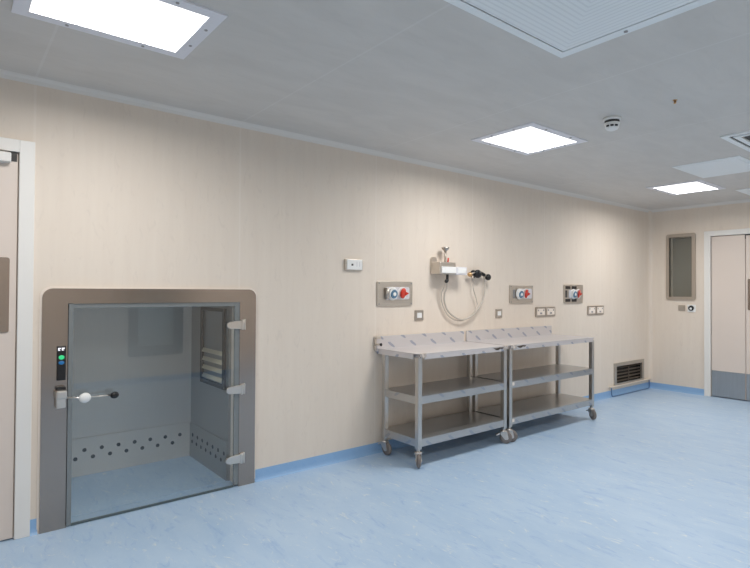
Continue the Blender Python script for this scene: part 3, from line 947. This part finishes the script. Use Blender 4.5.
def light(label, x0, x1, y0, y1):
    o = ((x0 + x1) / 2, (y0 + y1) / 2, HC)
    t = thing('ceiling_light', label, 'ceiling light', o, 'recessed ceiling lights')
    m = 0.060
    w = ring(MB(), [(x0, y0), (x1, y0), (x1, y1), (x0, y1)], [(x0 + m, y0 + m), (x1 - m, y0 + m), (x1 - m, y1 - m), (x0 + m, y1 - m)], HC - 0.007, HC - 0.0002, 'z')
    f = w.build('frame', M_LIGHTFRAME, t, o)
    MB().box((x0 + m, y0 + m, HC - 0.0045), (x1 - m, y1 - m, HC - 0.0005)).build('diffuser', M_LAMP, t, o)
    ld = bpy.data.lights.new('lamp', 'AREA')
    ld.shape = 'RECTANGLE'
    ld.size, ld.size_y = x1 - x0 - 2 * m, y1 - y0 - 2 * m
    ld.energy = LAMP_W
    ld.spread = math.radians(LAMP_SPREAD)
    ld.color = (1.0, 0.985, 0.96)
    lo = bpy.data.objects.new('lamp', ld)
    C.objects.link(lo)
    lo.parent = t
    lo.location = (0, 0, -0.0055)
    pts = [(x0 + (x1 - x0) * u, y0 + 0.026) for u in (0.28, 0.72)] + [(x0 + (x1 - x0) * u, y1 - 0.026) for u in (0.28, 0.72)] + \
          [(x0 + 0.028, y0 + (y1 - y0) * u) for u in (0.32, 0.68)] + [(x1 - 0.028, y0 + (y1 - y0) * u) for u in (0.32, 0.68)]
    s = None
    for px, py in pts:
        if s is None:
            s = MB().cyl((0, 0, 0.001), (0, 0, -0.003), 0.0075, n=10).build('screw', M_SCREW, f)
        else:
            s = dup_child(s, f, (0, 0, 0))
        s.location = (px - o[0], py - o[1], -0.007)
    return t


light('square recessed ceiling light nearest the camera, cut off by the top of the photo', 0.197, 0.941, 2.222, 2.785)
light('recessed ceiling light in the middle, above the trolleys', 3.225, 3.965, 2.250, 2.825)
light('smallest looking recessed ceiling light, farthest from the camera near the corner', 6.245, 6.985, 2.262, 2.835)
for x in (0.197, 3.225, 6.245):
    light('recessed ceiling light in the row behind the camera', x, x + 0.74, -0.42, 0.145)

# large perforated air supply panel
o = (1.80, 0.88, HC)
t = thing('air_supply_panel', 'large pale blue air panel with fine square lines, in the ceiling at photo top', 'air panel', o)
w = ring(MB(), [(1.17, 0.265), (2.431, 0.265), (2.431, 1.525), (1.17, 1.525)], [(1.232, 0.325), (2.376, 0.325), (2.376, 1.484), (1.232, 1.484)], HC - 0.012, HC - 0.0002, 'z')
fr_ = w.build('frame', M_PANEL, t, o)
MB().box((1.231, 0.324, HC - 0.003), (2.377, 1.485, HC - 0.0005)).build('shadow_gap', M_SHADOWGAP, t, o)
MB().box((1.242, 0.335, HC - 0.014), (2.366, 1.474, HC - 0.004), 0.002).build('perforated_face', M_PERF, t, o)
MB().cyl((2.405, 1.18, HC - 0.011), (2.405, 1.18, HC - 0.016), 0.009, n=12).build('screw', M_SCREW, fr_, o)

# flat access panel
o = (5.79, 1.93, HC)
t = thing('access_panel', 'flat pale rectangular ceiling panel between the far light and the slotted grille', 'ceiling panel', o)
MB().box((5.405, 1.645, HC - 0.006), (6.165, 2.210, HC - 0.0002), 0.002).build('frame', M_PANEL, t, o)
MB().box((5.445, 1.685, HC - 0.010), (6.125, 2.170, HC - 0.005), 0.002).build('cover', M_PANEL, t, o)
o = (7.55, 1.95, HC)
t = thing('access_panel', 'pale ceiling panel nearest the double door, cut off by the right photo edge', 'ceiling panel', o)
MB().box((7.18, 1.67, HC - 0.006), (7.93, 2.235, HC - 0.0002), 0.002).build('frame', M_PANEL, t, o)
MB().box((7.22, 1.71, HC - 0.010), (7.89, 2.195, HC - 0.005), 0.002).build('cover', M_PANEL, t, o)

# slotted exhaust grille
o = (5.10, 1.06, HC)
t = thing('exhaust_grille', 'square ceiling air grille with dark slot rings at the right photo edge', 'grille', o)
gx0, gx1, gy0_, gy1_ = 4.619, 5.58, 0.58, 1.537
sq = lambda m: [(gx0 + m, gy0_ + m), (gx1 - m, gy0_ + m), (gx1 - m, gy1_ - m), (gx0 + m, gy1_ - m)]
MB().box((gx0 + 0.03, gy0_ + 0.03, HC - 0.003), (gx1 - 0.03, gy1_ - 0.03, HC - 0.0003)).build('shadow_gap', M_SHADOWGAP, t, o)
ring(MB(), sq(0), sq(0.042), HC - 0.012, HC - 0.0002, 'z').build('frame', M_PANEL, t, o)
ring(MB(), sq(0.066), sq(0.105), HC - 0.014, HC - 0.0035, 'z').build('inner_ring', M_PANEL, t, o)
ring(MB(), sq(0.170), sq(0.27), HC - 0.014, HC - 0.0035, 'z').build('inner_ring', M_PANEL, t, o)
MB().prism(sq(0.36), HC - 0.014, HC - 0.0035, 'z').build('centre_plate', M_PANEL, t, o)

# smoke detector
o = (3.573, 1.850, HC)
t = thing('smoke_detector', 'round white smoke detector on the ceiling', 'smoke detector', o)
MB().lathe(o, (o[0], o[1], HC - 0.020), [(0, 0.057), (0.7, 0.057), (1, 0.052)], 32).build('base', M_WHITE, t, o)
MB().lathe((o[0], o[1], HC - 0.018), (o[0], o[1], HC - 0.040), [(0, 0.048), (1, 0.048)], 28).build('dark_ring', M_SHADOWGAP, t, o)
hd = MB().lathe((o[0], o[1], HC - 0.036), (o[0], o[1], HC - 0.088), [(0, 0.050), (0.2, 0.050), (0.25, 0.047), (0.62, 0.045), (0.85, 0.036), (1, 0.018)], 32).build('head', M_WHITE, t, o)
for a in (0.0, 0.62, -0.62, PI, PI + 0.7, PI - 0.7):
    an = a + math.atan2(-o[1], -o[0])
    c, s = math.cos(an), math.sin(an)
    m = MB().box((-0.006, -0.010, -0.006), (0.004, 0.010, 0.006), 0.001)
    m.rot(Matrix.Translation((o[0] + 0.0455 * c, o[1] + 0.0455 * s, HC - 0.062)) @ Matrix.Rotation(an, 4, 'Z'))
    m.build('vent_slot', M_BLACK, hd, o)
# sprinkler
o = (3.538, 1.426, HC)
t = thing('sprinkler_head', 'tiny brass sprinkler on the ceiling right of the smoke detector', 'sprinkler', o)
MB().lathe(o, (o[0], o[1], HC - 0.004), [(0, 0.014), (1, 0.012)], 18).build('collar', M_BRASS, t, o)
MB().lathe((o[0], o[1], HC - 0.005), (o[0], o[1], HC - 0.024), [(0, 0.006), (0.6, 0.006), (0.7, 0.010), (0.8, 0.010), (1, 0.004)], 14).build('nozzle', M_BRASS, t, o)

# ------------------------------------------------------------------ world, camera, view
wd = bpy.data.worlds.new('world')
wd.use_nodes = True
wd.node_tree.nodes['Background'].inputs[0].default_value = (0.02, 0.02, 0.02, 1)
bpy.context.scene.world = wd

yaw, pitch, roll = math.radians(38.65749837), math.radians(0.7104421), math.radians(0.34099324)
F = Vector((math.sin(yaw) * math.cos(pitch), math.cos(yaw) * math.cos(pitch), math.sin(pitch)))
R0 = Vector((math.cos(yaw), -math.sin(yaw), 0))
U0 = R0.cross(F)
R = R0 * math.cos(roll) + U0 * math.sin(roll)
Uv = -R0 * math.sin(roll) + U0 * math.cos(roll)
cd = bpy.data.cameras.new('camera')
cam = bpy.data.objects.new('camera', cd)
C.objects.link(cam)
cd.sensor_fit = 'HORIZONTAL'
cd.sensor_width = 36.0
cd.lens = 533.025 / 750 * 36.0
cd.clip_start = 0.05
M = Matrix(((R.x, Uv.x, -F.x, 0), (R.y, Uv.y, -F.y, 0), (R.z, Uv.z, -F.z, EYE), (0, 0, 0, 1)))
cam.matrix_world = M
sc = bpy.context.scene
sc.camera = cam
sc.view_settings.view_transform = 'Standard'
sc.view_settings.look = 'None'
sc.view_settings.gamma = 1.0
sc.view_settings.use_curve_mapping = False
sc.view_settings.exposure = 0.0
sc.cycles.max_bounces = 12
sc.cycles.diffuse_bounces = 8
sc.cycles.transparent_max_bounces = 16
sc.cycles.sample_clamp_indirect = 4.0
